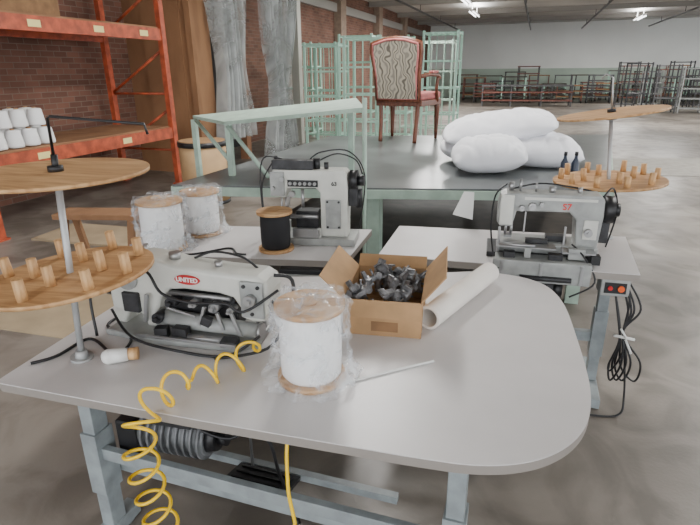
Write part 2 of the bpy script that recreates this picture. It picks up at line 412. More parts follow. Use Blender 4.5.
def leg(x,y,par,m,h=.728,foot=.5,w=.05):
    bb=B(); bb.box((x,y,h/2+.02),(w,w*1.3,h-.04),bev=.004); bb.box((x,y,h-.015),(w*1.4,foot*.7,.03)); bb.box((x,y,.03),(w*1.2,foot,.05),bev=.004)
    bb.box((x,y,h*.45),(w*1.25,w*1.6,.25)); bb.cyl((x,y-foot/2+.05,0),(x,y-foot/2+.05,.03),.03); bb.cyl((x,y+foot/2-.05,0),(x,y+foot/2-.05,.03),.03)
    return bb.obj('leg',m,par)
for (x,y) in [(-1.31,1.14),(-.09,1.16),(-1.34,1.68),(-.08,1.95)]: leg(x+.6,y-1.5,mt,M_PAINT,h=.732,foot=.2)
B().box((-.10,-.37,.37),(1.18,.026,.045),(0,0,0),.003).obj('crossbar',M_PAINT,mt)
B().box((-.10,-.30,.26),(1.18,.026,.035),(0,0,0),.003).obj('crossbar',M_PAINT,mt)
B().box((-.1,.33,.30),(1.2,.04,.05),(0,0,6),.003).obj('crossbar',M_PAINT,mt)
B().box((-.24,-.12,.14),(.26,.2,.015),(-14,0,0)).box((-.24,-.12,.155),(.22,.16,.006),(-14,0,0)).obj('treadle',M_DARKM,mt,'dark steel foot treadle')
for yy in (-.18,-.14,-.10,-.06): B().box((-.24,yy,.163+(-.12-yy)*.25),(.2,.008,.006)).obj('treadle_rib',M_BLACK,mt)
B().box((-.22,.0,.11),(.98,.03,.03)).obj('treadle_bar',M_PAINT,mt)
B().tube([(-.3,-.05,.15),(-.33,.0,.45),(-.35,0,.73)],.006).obj('treadle_rod',M_STEEL,mt)
mo=thing('clutch_motor','dark finned electric sewing motor hung beneath worktable','motor',(-1.04,1.235,.445),5)
b=B(); b.cyl((-.12,0,0),(.12,0,0),.07)
for i in range(9): b.cyl((-.105+i*.026,0,0),(-.096+i*.026,0,0),.084,seg=28)
b.obj('motor_body',mat('motor',(124,126,128),.45,metal=.2,var=.3,scale=20),mo)
B().cyl((.12,0,0),(.15,0,0),.06,.05).cyl((.15,0,0),(.18,0,0),.03).obj('pulley',M_BLACK,mo)
B().box((0,.02,.17),(.12,.05,.2)).box((0,.02,.278),(.2,.12,.018)).obj('motor_bracket',M_DARKM,mo)
B().box((-.17,0,-.02),(.08,.12,.13),bev=.01).obj('switch_box',M_BLACK,mo)
B().box((.02,-.05,.09),(.14,.05,.05),bev=.006).obj('terminal_box',M_DARKM,mo)
B().tube([(-.17,0,.05),(-.1,-.06,.13),(.1,-.06,.11),(.3,0,.04),(.35,.02,-.15),(.38,.1,-.43)],.006,8,6).obj('motor_cable',M_BLACK,mo)
B().tube([(.02,-.06,.1),(.2,-.03,.02),(.28,.05,.1),(.4,.08,.28)],.006,8,6).obj('motor_cable',M_BLACK,mo)

# ---------------------------------------------------------------- machine tables
def machine_table(name,label,pts,cx,cy,legs):
    t=thing(name,label,'table',(cx,cy,0))
    q=[(x-cx,y-cy) for x,y in pts]
    b=B(); b.mi=1; b.prism(q,'z',.726,.757); b.mi=0; b.prism(q,'z',.757,.76); b.obj('tabletop',[M_LAM,M_EDGE],t)
    for (x,y) in legs: leg(x-cx,y-cy,t,M_PAINT,h=.726,foot=.44)
    (x0,y0),(x1,y1)=legs[0],legs[1]
    ang=math.degrees(math.atan2(y1-y0,x1-x0))
    B().box(((x0+x1)/2-cx,(y0+y1)/2-cy,.3),(math.hypot(x1-x0,y1-y0),.04,.05),(0,0,ang)).obj('crossbar',M_PAINT,t)
    B().box(((x0+x1)/2-cx,(y0+y1)/2-cy-.05,.12),(.32,.24,.02),(-10,0,ang)).obj('treadle',M_DARKM,t,'dark steel foot treadle')
    return t
machine_table('machine_table','grey laminate machine table holding the tall sewing machine',[(-1.86,1.96),(-.76,2.185),(-.79,2.72),(-1.92,2.48)],-1.25,2.35,[(-1.72,2.2),(-.86,2.42)])
machine_table('machine_table','grey laminate machine table holding the compact sewing machine',[(-.64,2.31),(.51,2.40),(.53,2.98),(-.66,2.84)],-.05,2.65,[(-.52,2.58),(.43,2.70)])
cbx=thing('motor_control_box','black motor control unit mounted beneath the machine table','control box',(-.95,2.19,.625),12)
B().box((0,0,0),(.26,.16,.20),bev=.008).obj('control_housing',M_BLACK,cbx)
B().box((.0,-.083,.03),(.2,.006,.09),bev=.002).obj('control_face',M_MACH2,cbx)
B().box((-.04,-.088,.045),(.08,.004,.03)).obj('display_window',mat('display',(30,60,50),.2),cbx)
for i in range(4): B().cyl((-.06+i*.04,-.086,.0),(-.06+i*.04,-.092,.0),.009,seg=12).obj('control_button',M_WHITE,cbx)
for k_,xx in enumerate((-.09,.02,.08)): B().tube([(xx,-.05,-.1),(xx+.02,-.1,-.18),(xx-.05,-.06,-.3),(xx+.03,.05,-.45),(xx+.08,.1,-.615)],.006,7,7).obj('control_cable',M_BLACK,cbx)
m2=thing('clutch_motor','grey electric motor hung beneath the tall machine table','motor',(-1.32,2.24,.555),12)
B().cyl((-.12,0,0),(.12,0,0),.08).cyl((.12,0,0),(.15,0,0),.05).cyl((-.14,0,0),(-.12,0,0),.06).obj('motor_body',M_DARKM,m2)
B().box((0,0,.12),(.14,.09,.10)).obj('motor_bracket',M_DARKM,m2)
m3=thing('clutch_motor','black electric motor hung beneath the side machine table','motor',(.05,2.72,.525),5)
B().cyl((-.13,0,0),(.13,0,0),.09).cyl((.13,0,0),(.18,0,0),.05).obj('motor_body',M_BLACK,m3)
B().box((0,0,.136),(.16,.1,.13)).obj('motor_bracket',M_DARKM,m3)
sw=thing('power_switch','grey power switch box with red and orange buttons','switch',(.42,2.45,.684),5)
B().box((0,0,0),(.12,.09,.08),bev=.008).obj('switch_housing',M_MACH2,sw)
B().box((0,-.046,0),(.09,.004,.05)).obj('switch_plate',M_BLACK,sw)
B().cyl((-.022,-.045,0),(-.022,-.056,0),.010).obj('push_button',M_RED,sw)
B().cyl((.022,-.045,0),(.022,-.058,0),.014).obj('push_button',M_ORBTN,sw)

# ---------------------------------------------------------------- large dark cutting table
dt=thing('cutting_table','very large dark-topped cutting table with pale green frame','table',(-.8,5.0,0))
q=[(-2.36,3.08),(-1.05,3.36),(.54,3.74),(.9,7.1),(-2.3,6.1)]; q=[(x+.8,y-5) for x,y in q]
b=B(); b.prism(q,'z',.80,.85); b.obj('tabletop',[M_DARKTOP],dt)
def edge(p0,p1,z,h,t,m,name,par):
    x0,y0=p0; x1,y1=p1; a=math.degrees(math.atan2(y1-y0,x1-x0))
    return B().box(((x0+x1)/2,(y0+y1)/2,z),(math.hypot(x1-x0,y1-y0),t,h),(0,0,a)).obj(name,m,par)
for i,j in ((0,1),(1,2),(2,3),(0,4)): edge(q[i],q[j],.808,.06,.03,M_GREENP,'table_rail',dt)
for (x,y) in [(-1.46,-1.75),(-.2,-1.48),(1.2,-1.16),(1.5,1.9),(-1.4,1.0),(.1,1.6)]:
    B().box((x,y,.385),(.09,.09,.77)).obj('leg',M_GREENP,dt)
B().prism([(x*.93,y*.93+.03) for x,y in q],'z',.25,.28).obj('lower_shelf',M_DARKW,dt)

bn=thing('overhead_shelf','pale green steel overhead shelf with diagonal braces','shelf',(-1.6,3.4,0))
def L(p): return (p[0]+1.6,p[1]-3.4,p[2])
T=[(-2.16,3.5,1.25),(-.98,3.2,1.385),(-1.29,3.99,1.40),(-2.72,3.93,1.25)]
b=B(); v1=[b.bm.verts.new(L(p)) for p in T]; v2=[b.bm.verts.new(L((p[0],p[1],p[2]-.025))) for p in T]
b.bm.faces.new(v1); b.bm.faces.new(list(reversed(v2)))
for i in range(4): b.bm.faces.new((v1[i],v2[i],v2[(i+1)%4],v1[(i+1)%4]))
bmesh.ops.recalc_face_normals(b.bm,faces=b.bm.faces[:])
b.obj('shelf_top',M_GREENP,bn)
p=L(T[0]); B().box((p[0]+.03,p[1]+.01,1.04),(.04,.04,.38)).obj('leg',M_GREENP,bn)
p=L(T[3]); B().box((p[0]+.03,p[1]-.03,.61),(.04,.04,1.22)).obj('leg',M_GREENP,bn)
p=L(T[2]); B().box((p[0]-.03,p[1]-.03,1.11),(.04,.04,.52)).obj('leg',M_GREENP,bn)
p=L(T[1]); B().cyl((p[0],p[1],0),(p[0],p[1],1.44),.014).obj('leg',M_GREENP,bn)
B().tube([L((-2.13,3.5,1.22)),L((-1.78,3.43,.87))],.016,6).obj('brace',M_GREENP,bn)
B().tube([L((-2.66,3.88,1.22)),L((-2.14,3.52,.95))],.016,6).obj('brace',M_GREENP,bn)

# ---------------------------------------------------------------- spools
def spool(name,label,x,y,z,r,h,ym,film=True,rf=1.12,ft=.014):
    t=thing(name,label,'spool',(x,y,z),random.uniform(0,90))
    B().cyl((0,0,0),(0,0,ft),r*rf,seg=44).obj('flange',M_WDISC,t)
    b=B(); b.cyl((0,0,h-ft),(0,0,h),r*rf,seg=44).cyl((0,0,h),(0,0,h+.002),.022,seg=20).obj('flange',M_WDISC,t)
    B().lathe([(r*.9,ft),(r*.98,ft+.01),(r,h*.3),(r*1.005,h*.6),(r*.98,h-ft-.012),(r*.9,h-ft)],seg=44).obj('yarn',ym,t)
    if film:
        R0=r*rf; K=[(R0*1.22,.003),(R0*1.38,.008),(R0*1.30,.024),(R0*1.10,.04)]
        for i in range(1,15): K.append((R0*(1.05+.035*math.sin(i*1.7)),.04+(h-.055)*i/15))
        K+=[(R0*1.07,h-.005),(R0*1.02,h+.012),(R0*.8,h+.010),(R0*.6,h+.016),(R0*.4,h+.010),(R0*.15,h+.014)]
        B().lathe(K,seg=110,nz=.22,nsc=8).obj('plastic_bag',M_FILM,t,'crumpled clear plastic bag')
    return t
spool('yarn_spool','large white yarn spool in clear plastic on worktable',-.535,1.225,.76,.088,.235,M_YARNW)
spool('yarn_spool','white yarn spool with wooden flanges wrapped in plastic',-1.70,2.10,.76,.10,.25,M_YARNW)
spool('yarn_spool','white yarn spool in plastic behind another spool',-1.66,2.385,.76,.092,.24,M_YARNW)
spool('yarn_spool','black yarn spool with wooden flanges beside sewing machine',-1.15,2.25,.76,.073,.20,M_YARNB,film=False,rf=1.2)

# ---------------------------------------------------------------- thread stands
def thread_stand(label,x,y,z0,zl,zu,r,ru,ztop,pegs,tiltl,tiltu,lean):
    t=thing('thread_stand',label,'thread stand',(x,y,z0),rot=(0,lean,0))
    B().cyl((0,0,0),(0,0,ztop-z0),.0095,seg=14).obj('pole',M_ALU,t)
    B().cyl((0,0,-.0),(0,0,.03),.022,.016).cyl((0,0,.0),(0,0,.008),.034).obj('base_flange',M_ALU,t)
    e=B(); e.cyl((0,0,-.006),(0,0,.006),r,seg=64); lo=e.obj('thread_tray',M_WDISC,t,loc=(0,0,zl-z0),rot=tiltl)
    B().cyl((0,0,-.03),(0,0,-.006),.03).obj('tray_collar',M_DARKM,lo)
    for (a,rr) in pegs:
        a+=random.uniform(-6,6); rr+=random.uniform(-.012,.008); h_=random.uniform(.052,.062)
        B().cyl((0,0,0),(0,0,h_),.0145,.0135,seg=14).obj('peg',M_PEG,lo,loc=(rr*math.cos(rad(a)),rr*math.sin(rad(a)),.006),rot=(random.uniform(-4,4),random.uniform(-4,4),0))
    e=B(); e.cyl((0,0,-.005),(0,0,.005),ru,seg=64); up=e.obj('guide_disc',M_WDISC,t,loc=(0,0,zu-z0),rot=tiltu)
    B().cyl((0,0,-.03),(0,0,-.005),.025).obj('disc_collar',M_DARKM,up)
    B().cyl((0,0,.005),(0,0,.02),.02).obj('disc_collar',M_DARKM,up)
    return t
pg=[(a,.20) for a in range(10,360,45)]+[(a,.105) for a in (20,110,200,290)]
t1=thread_stand('aluminium thread stand with two round wooden discs on worktable',-1.26,1.10,.76,1.045,1.345,.235,.24,1.35,pg,(2,-9,0),(0,-5,0),4.5)
B().tube([(0,0,.585),(-.005,0,.73),(.005,0,.735),(.25,.06,.735),(.26,.06,.71)],.004,6).tube([(0,0,.585),(0,0,.635)],.009,8).obj('thread_arm',M_BLACK,t1,'thin black wire thread guide arm')
pg2=[(a,.23) for a in range(0,360,36)]+[(a,.12) for a in (20,110,200,290)]
t2=thread_stand('aluminium thread stand with two tilted wooden discs on side table',.43,2.93,.76,1.065,1.395,.265,.25,1.40,pg2,(0,3,0),(0,-2,0),-6)
B().tube([(0,0,.62),(0,0,.80),(-.03,0,.82),(-.05,0,.80)],.004,6).obj('thread_arm',M_STEEL,t2,'thin steel wire thread guide')

# ---------------------------------------------------------------- sewing machines
def text_badge(par,s,size,loc_,m): return text('badge_lettering',s,size,m,par,loc_)
ma=thing('sewing_machine','cream long-arm industrial sewing machine with red oval badge','sewing machine',(-1.02,1.37,.76),3)
ma.scale=(1.06,1.05,1.02)
B().prism([(-.27,-.10),(-.10,-.12),(.20,-.10),(.24,-.05),(.23,.08),(.1,.12),(-.27,.12)],'z',0,.022,bev=.006).obj('machine_base',M_MACH2,ma)
prof=[(-.27,.022),(-.235,.022),(-.215,.06),(-.18,.075),(-.155,.055),(-.15,.022),(-.115,.022),(-.105,.08),(-.085,.135),(-.05,.165),(.0,.172),(.12,.170),(.165,.160),(.185,.13),(.19,.095),(.225,.085),(.262,.09),(.278,.12),(.282,.19),(.272,.225),(.245,.24),(.12,.242),(-.02,.250),(-.09,.264),(-.16,.268),(-.215,.256),(-.25,.235),(-.268,.19),(-.275,.12)]
B().prism(prof,'y',-.052,.058,bev=.014,segs=4).obj('machine_arm',M_MACH,ma)
B().box((.232,-.056,.165),(.074,.012,.12),bev=.005).obj('face_plate',M_MACH2,ma)
for (x,z) in ((.21,.21),(.255,.21),(.232,.12)): B().cyl((x,-.061,z),(x,-.066,z),.006,seg=12).obj('face_screw',M_DARKM,ma)
B().cyl((.232,-.06,.17),(.232,-.082,.17),.018).cyl((.232,-.082,.17),(.232,-.092,.17),.008).obj('tension_disc',M_STEEL,ma)
B().box((.045,.01,.10),(.23,.06,.12),bev=.01).obj('recess_shade',M_BLACK,ma,'black block painted as shade beneath the machine arm')  # no real part: black block stands in for shade under the arm
B().cyl((.245,-.01,.10),(.245,-.01,.05),.006).cyl((.222,-.01,.10),(.222,-.01,.04),.007).box((.222,-.015,.038),(.03,.05,.008)).obj('needle_bar',M_STEEL,ma)
B().cyl((-.10,-.045,.062),(.24,-.04,.052),.030,.024,seg=28).obj('cylinder_bed',M_MACH2,ma)
B().cyl((.24,-.04,.052),(.25,-.04,.052),.026,seg=28).obj('bed_cap',M_STEEL,ma)
B().cyl((-.02,-.09,.028),(.16,-.09,.028),.012).obj('guide_rod',M_STEEL,ma)
B().cyl((-.06,-.035,.15),(.15,-.035,.15),.008).obj('guide_rod',M_STEEL,ma)
for (x,y,z,r) in [(-.045,-.065,.125,.018),(.03,-.06,.128,.013),(.10,-.06,.122,.016),(-.085,-.085,.075,.018),(.155,-.06,.118,.010)]:
    B().cyl((x,y,z),(x,y+.04,z),r).cyl((x,y-.014,z),(x,y,z),r*.45).obj('tension_disc',M_DARKM if r>.017 else M_STEEL,ma)
for (c_,s_,r_) in [((.0,-.075,.105),(.10,.008,.008),(0,12,0)),((.07,-.075,.10),(.010,.010,.07),(0,20,0)),((.13,-.075,.088),(.010,.010,.06),(0,-15,0)),((-.13,-.068,.10),(.012,.012,.10),(0,10,0)),((.18,-.07,.08),(.010,.010,.08),(0,-20,0)),((.03,-.12,.032),(.34,.008,.010),(0,-1,0)),((.17,-.1,.036),(.05,.04,.018),(0,0,10)),((.0,-.09,.045),(.05,.03,.03),(0,0,0)),((.09,-.085,.09),(.03,.02,.03),(0,20,0)),((-.06,-.10,.04),(.04,.03,.035),(0,0,15))]:
    B().box(c_,s_,r_,.002).obj('linkage_lever',M_DARKM if s_[0] in (.05,.03,.04) else M_STEEL,ma,'bare steel linkage lever')
B().cyl((-.275,.005,.16),(-.30,.005,.16),.058).cyl((-.30,.005,.16),(-.315,.005,.16),.03).obj('handwheel',M_BLACK,ma)
B().cyl((-.195,-.052,.19),(-.195,-.062,.19),.036,seg=32).obj('side_cover',M_MACH2,ma)
B().box((-.19,-.055,.11),(.06,.02,.07),bev=.006).obj('side_cover',M_DARKM,ma)
b=B(); b.cyl((0,0,0),(0,-.004,0),1,seg=40); o=b.obj('badge',M_RED,ma,'red oval badge',loc=(.02,-.0525,.209)); o.scale=(.043,1,.016)
text_badge(ma,'UNITED',.0205,(.02,-.0575,.209),M_WHITE)
for pts,r in [([(-.2,-.06,.25),(-.1,-.08,.235),(-.05,-.09,.17),(.05,-.09,.150),(.16,-.09,.16),(.22,-.09,.14),(.31,-.04,.20)],.0045),([(-.26,-.07,.08),(-.14,-.14,.03),(.03,-.15,.010),(.18,-.14,.012),(.27,-.10,.07)],.0045),([(.0,.03,.25),(.06,.05,.27),(.16,.04,.265),(.22,.02,.24)],.004),([(-.2,.03,.26),(-.28,-.03,.265),(-.31,-.09,.16),(-.28,-.13,.01)],.0045),([(.27,-.02,.16),(.32,-.04,.10),(.29,-.1,.03),(.15,-.16,.008)],.0045),([(.28,0,.23),(.33,.02,.21),(.33,.0,.1),(.3,-.02,.01)],.006)]:
    B().tube(pts,r,8,6).obj('cable',M_BLACK,ma,'black rubber cable')
for (x,z,r,h) in [(-.05,.255,.018,.022),(.1,.240,.012,.02),(-.15,.266,.008,.03)]: B().cyl((x,0,z),(x,0,z+h),r).obj('oil_cap',M_STEEL,ma)

mb=thing('sewing_machine','tall white and grey industrial sewing machine with black handwheel','sewing machine',(-1.02,2.45,.76),10)
mb.scale=(.96,.96,.93)
B().box((.0,0,.02),(.46,.2,.04),bev=.006).obj('machine_bed',M_MACH2,mb)
prof=[(.045,.04),(.185,.04),(.19,.30),(.185,.39),(.17,.405),(-.20,.405),(-.215,.39),(-.22,.30),(-.21,.26),(-.14,.255),(-.13,.305),(.02,.31),(.045,.285)]
B().prism(prof,'y',-.06,.06,bev=.009,segs=3).obj('machine_arm',M_MACH,mb)
B().box((-.18,-.066,.33),(.075,.014,.13),bev=.004).obj('face_plate',M_MACH2,mb)
B().box((-.045,-.063,.335),(.16,.01,.035)).obj('control_panel',M_BLACK,mb,'black panel with small dials')
for i in range(6): B().cyl((-.11+i*.026,-.066,.335),(-.11+i*.026,-.076,.335),.009,seg=12).obj('dial',M_STEEL,mb)
B().cyl((-.18,0,.26),(-.18,0,.13),.006).cyl((-.155,0,.26),(-.155,0,.12),.007).box((-.165,-.01,.115),(.035,.06,.01)).obj('needle_bar',M_STEEL,mb)
B().box((-.165,.0,.07),(.05,.06,.08),bev=.006).obj('post_bed',M_MACH2,mb)
B().box((-.13,-.07,.2),(.016,.016,.13),(0,10,0)).obj('linkage_lever',M_STEEL,mb)
B().cyl((-.10,-.062,.28),(-.10,-.09,.28),.016).obj('tension_disc',M_STEEL,mb)
B().cyl((-.15,-.073,.36),(-.15,-.09,.36),.012).obj('tension_disc',M_STEEL,mb)
B().cyl((-.20,-.073,.31),(-.20,-.095,.31),.010).obj('tension_disc',M_STEEL,mb)
B().box((-.03,-.01,.13),(.12,.09,.1),bev=.006).obj('mechanism_block',M_DARKM,mb)
B().cyl((-.12,-.05,.15),(.03,-.05,.15),.012).obj('guide_rod',M_STEEL,mb)
B().cyl((-.05,-.05,.20),(-.05,-.05,.30),.009).obj('guide_rod',M_STEEL,mb)
B().box((-.03,-.09,.07),(.14,.03,.05),(0,0,0),.004).obj('mechanism_block',M_STEEL,mb)
B().cyl((.195,0,.345),(.235,0,.345),.055).cyl((.235,0,.345),(.27,0,.345),.028).obj('handwheel',M_BLACK,mb)
B().box((.215,-.01,.26),(.05,.05,.1),bev=.006).cyl((.24,0,.2),(.24,0,.3),.02).obj('belt_guard',M_DARKM,mb)
B().box((.115,-.067,.17),(.08,.012,.16),bev=.004).obj('side_cover',M_MACH2,mb)
for (x,z) in ((.085,.24),(.145,.24),(.085,.10),(.145,.10)): B().cyl((x,-.072,z),(x,-.077,z),.006,seg=12).obj('cover_screw',M_DARKM,mb)
b=B(); b.box((-.1,-.02,.43),(.22,.07,.05),bev=.006).cyl((-.14,-.04,.445),(-.02,-.04,.445),.012).obj('pneumatic_unit',M_DARKM,mb,'dark metal pneumatic cylinder and fittings')
for (x,z,r,h) in [(-.2,.4,.01,.07),(.02,.4,.018,.06),(.07,.4,.012,.04)]: B().cyl((x,0,z),(x,0,z+h),r).obj('fitting',M_DARKM,mb)
for pts in ([(-.15,0,.45),(-.26,-.02,.46),(-.28,-.04,.3),(-.26,-.06,.05)],[(.02,.02,.44),(.12,.04,.48),(.22,.03,.45),(.26,0,.38)],[(-.02,0,.45),(.04,.02,.49),(.18,.06,.49),(.26,.1,.35),(.23,.1,.05)],[(-.24,.06,.42),(-.3,.05,.3),(-.29,.03,.1)]):
    B().tube(pts,.004,8,6).obj('cable',M_BLACK,mb,'black rubber cable')
text_badge(mb,'63',.03,(.12,-.062,.335),M_BLACK)

mc=thing('sewing_machine','compact grey industrial sewing machine with red lettering','sewing machine',(.12,2.56,.76),4)
B().box((-.02,.02,.012),(.50,.22,.024),bev=.004).obj('machine_plinth',M_DARKM,mc,'dark steel plinth')
B().box((0,0.02,.045),(.44,.17,.045),bev=.008).obj('machine_bed',M_MACH2,mc)
B().box((-.03,-.188,-.02),(.42,.04,.10),bev=.006).box((-.03,-.13,.014),(.40,.11,.02),bev=.004).obj('front_apron',M_MACH2,mc,'grey steel apron hanging over table edge')
B().box((-.10,-.10,.072),(.26,.09,.006),(0,0,0)).obj('bed_plate',M_STEEL,mc,'flat polished steel bed plate')
B().box((.13,-.10,.060),(.14,.09,.006),(0,0,0)).obj('bed_plate',M_STEEL,mc,'flat polished steel bed plate')
for xx in (-.2,-.03,.14): B().box((xx,-.211,-.02),(.012,.01,.09)).obj('apron_rib',M_STEEL,mc)
prof=[(.12,.065),(.215,.065),(.225,.22),(.22,.29),(.20,.306),(-.20,.302),(-.225,.29),(-.235,.25),(-.235,.165),(-.22,.145),(-.165,.145),(-.15,.22),(.08,.225),(.11,.19)]
B().prism(prof,'y',-.06,.06,bev=.008,segs=3).obj('machine_arm',M_MACH2,mc)
B().box((-.195,-.065,.225),(.06,.014,.14),bev=.004).obj('face_plate',M_MACH,mc)
B().prism([(-.12,.276),(.19,.278),(.19,.290),(-.12,.288)],'y',-.0625,-.055).obj('casting_lip',M_MACH,mc)
B().box((.175,-.062,.15),(.06,.008,.09),bev=.003).obj('side_cover',M_MACH,mc)
text_badge(mc,'S7',.040,(.065,-.0615,.250),M_REDT)
B().cyl((-.19,0,.15),(-.19,0,.095),.006).cyl((-.165,0,.15),(-.165,0,.09),.007).box((-.18,-.01,.092),(.035,.06,.01)).obj('needle_bar',M_STEEL,mc)
B().cyl((.225,0,.235),(.27,0,.235),.062,seg=32).cyl((.27,0,.235),(.295,0,.235),.03).obj('handwheel',M_BLACK,mc)
B().box((.245,.05,.15),(.05,.08,.16),bev=.008).obj('belt_guard',M_DARKM,mc)
for (x,z,r) in [(-.085,.25,.016),(-.13,.24,.012),(.165,.14,.018),(-.045,.26,.010)]: B().cyl((x,-.06,z),(x,-.09,z),r).cyl((x,-.09,z),(x,-.10,z),r*.4).obj('tension_disc',M_STEEL,mc)
for (x,y,z,r,h) in [(.0,0,.30,.015,.03),(-.14,0,.30,.006,.06),(-.18,.02,.30,.012,.04),(.12,0,.30,.01,.03),(-.07,0,.30,.005,.045)]: B().cyl((x,y,z),(x,y,z+h),r).obj('thread_guide',M_STEEL,mc)
for (c_,s_,m_) in [((-.05,-.06,.085),(.10,.03,.02),M_DARKM),((.12,-.13,.055),(.07,.03,.05),M_MACH2),((.03,-.15,.04),(.06,.04,.03),M_DARKM),((-.17,-.15,.04),(.05,.04,.03),M_DARKM),((.04,.02,.08),(.09,.05,.03),M_DARKM),((.07,-.06,.115),(.010,.010,.09),M_STEEL),((-.09,-.14,.05),(.03,.02,.05),M_MACH2),((.20,-.13,.035),(.04,.05,.04),M_BLACK),((-.22,-.09,.09),(.012,.016,.12),M_STEEL),((-.11,-.06,.17),(.008,.010,.10),M_STEEL)]:
    B().box(c_,s_,(0,0,0),.003).obj('attachment',m_,mc,'steel feeding attachment')
B().cyl((-.22,-.15,.085),(-.06,-.15,.085),.007).obj('guide_rod',M_STEEL,mc)
B().cyl((-.12,-.215,-.045),(.1,-.215,-.045),.012).obj('guide_rod',M_DARKM,mc)
for pts in ([(-.2,.02,.33),(-.25,-.02,.28),(-.26,-.08,.15),(-.24,-.16,.03)],[(.22,0,.29),(.27,.06,.32),(.31,.1,.2),(.29,.12,.02)],[(-.18,.05,.3),(-.05,.06,.33),(.1,.05,.32),(.2,.05,.3)],[(.1,-.1,.09),(.15,-.16,.05),(.2,-.2,-.05),(.1,-.22,-.12)],[(-.2,-.2,0),(-.25,-.22,-.06),(-.18,-.2,-.16),(0,-.1,-.2)]):
    B().tube(pts,.004,8,6).obj('cable',M_BLACK,mc,'black rubber cable')

# ---------------------------------------------------------------- cardboard box
bx=thing('cardboard_box','open brown cardboard box of loose metal parts','box',(-.43,1.685,.76),8)
w,d,h,t=.26,.32,.128,.004
b=B(); b.box((0,0,t/2),(w,d,t)).box((-w/2,0,h/2),(t,d,h)).box((w/2,0,h/2),(t,d,h)).box((0,-d/2,h/2),(w,t,h)).box((0,d/2,h/2),(w,t,h)); b.obj('box_body',M_CARD,bx)
def flap(name,hinge,axis,ang,size,tw=0):
    o=B()
    if axis=='y': o.box((0,0,size/2),(t,d,size)); o=o.obj(name,M_CARD,bx,loc=hinge,rot=(tw,ang,0))
    else: o.box((0,0,size/2),(w,t,size)); o=o.obj(name,M_CARD,bx,loc=hinge,rot=(ang,tw,0))
flap('flap',(-w/2,0,h),'y',-46,.11); flap('flap',(w/2,0,h),'y',38,.12)
flap('flap',(0,d/2,h),'x',-42,.05); flap('flap',(0,-d/2-.003,h),'x',174,.06)
B().box((.01,-d/2-.003,.035),(.09,.001,.035)).obj('box_label',M_CARDIN,bx,'faded printed panel on the box')
pm=None
for i in range(36):
    x=-.43+random.uniform(-.09,.09); y=1.685+random.uniform(-.125,.125); z=.76+.07+random.uniform(0,.075)
    rr=(random.uniform(0,180),random.uniform(0,180),random.uniform(0,360))
    if pm is None:
        pm=B(); pm.box((0,0,0),(.055,.022,.018),bev=.003).box((.03,0,.018),(.012,.02,.045)).cyl((-.015,-.016,0),(-.015,.016,0),.012,seg=12).box((-.03,0,-.012),(.02,.03,.006)).cyl((.0,0,.0),(.0,0,.035),.004,seg=8)
        pm=pm.obj('machine_part',M_SCRAP); pm.location=(x,y,z)
        tag(pm,'small steel machine attachment lying in the cardboard box','machine part','steel parts in the cardboard box')
    else: copy_thing(pm,(x,y,z),rot=rr)

ro=thing('paper_roll','long roll of off-white paper lying on worktable','paper roll',(-.268,1.62,.803),0)
dx,dy=.20,.62; ln=.53
o=B()
for r in (.042,.033):
    o.cyl((0,0,0),(0,ln,0),r,seg=36,caps=False)
ringa=[(math.cos(2*math.pi*k/36),math.sin(2*math.pi*k/36)) for k in range(36)]
for yy in (0,ln):
    vo=[o.bm.verts.new((.042*c_,yy,.042*s_)) for c_,s_ in ringa]; vi=[o.bm.verts.new((.033*c_,yy,.033*s_)) for c_,s_ in ringa]
    for k in range(36): o.bm.faces.new((vo[k],vo[(k+1)%36],vi[(k+1)%36],vi[k]))
o=o.obj('rolled_sheet',M_PAPER,ro); ro.rotation_euler=(0,0,-math.atan2(dx,dy))

tag(B().tube([(-.47,1.18,.764),(-.38,1.26,.764),(-.27,1.36,.764),(-.21,1.41,.764)],.004,6,6).obj('white_strip',M_WHITE),'thin white strip lying on worktable','strip')
cp=thing('thread_nozzle','small white plastic plug with a threaded brown tip','plug',(-1.12,1.12,.785),0)
B().cyl((-.03,-.02,0),(.015,.01,0),.024,.02).sph((-.03,-.02,0),.024).obj('plug_body',M_WHITE,cp)
B().cyl((.015,.01,0),(.04,.025,0),.018,.02).obj('plug_tip',M_PEG,cp)
tag(B().tube([(-1.15,1.1,.775),(-1.22,1.16,.765),(-1.33,1.2,.765),(-1.34,1.08,.765),(-1.38,1.02,.765)],.005,8,8).obj('power_cable',M_BLACK),'thin black cable curving across the worktable','cable')
tag(B().tube([(-1.14,1.14,.775),(-1.2,1.25,.765),(-1.34,1.30,.765),(-1.35,1.42,.765)],.005,8,8).obj('power_cable',M_BLACK),'thin black cable running behind white plug','cable')
tag(B().tube([(-1.7,1.97,.765),(-1.5,2.05,.765),(-1.38,2.18,.765),(-1.3,2.12,.765),(-1.25,2.12,.765)],.005,8,8).obj('power_cable',M_BLACK),'black cable lying beside the yarn spools','cable')
tag(B().prism([(-.06,-.08),(.055,-.08),(.02,.07),(-.035,.06)],'y',-.004,.004).obj('paper_tag',M_WHITE,loc=(-.30,2.95,.89),rot=(-12,14,10)),'white folded paper tag standing behind side table','paper')

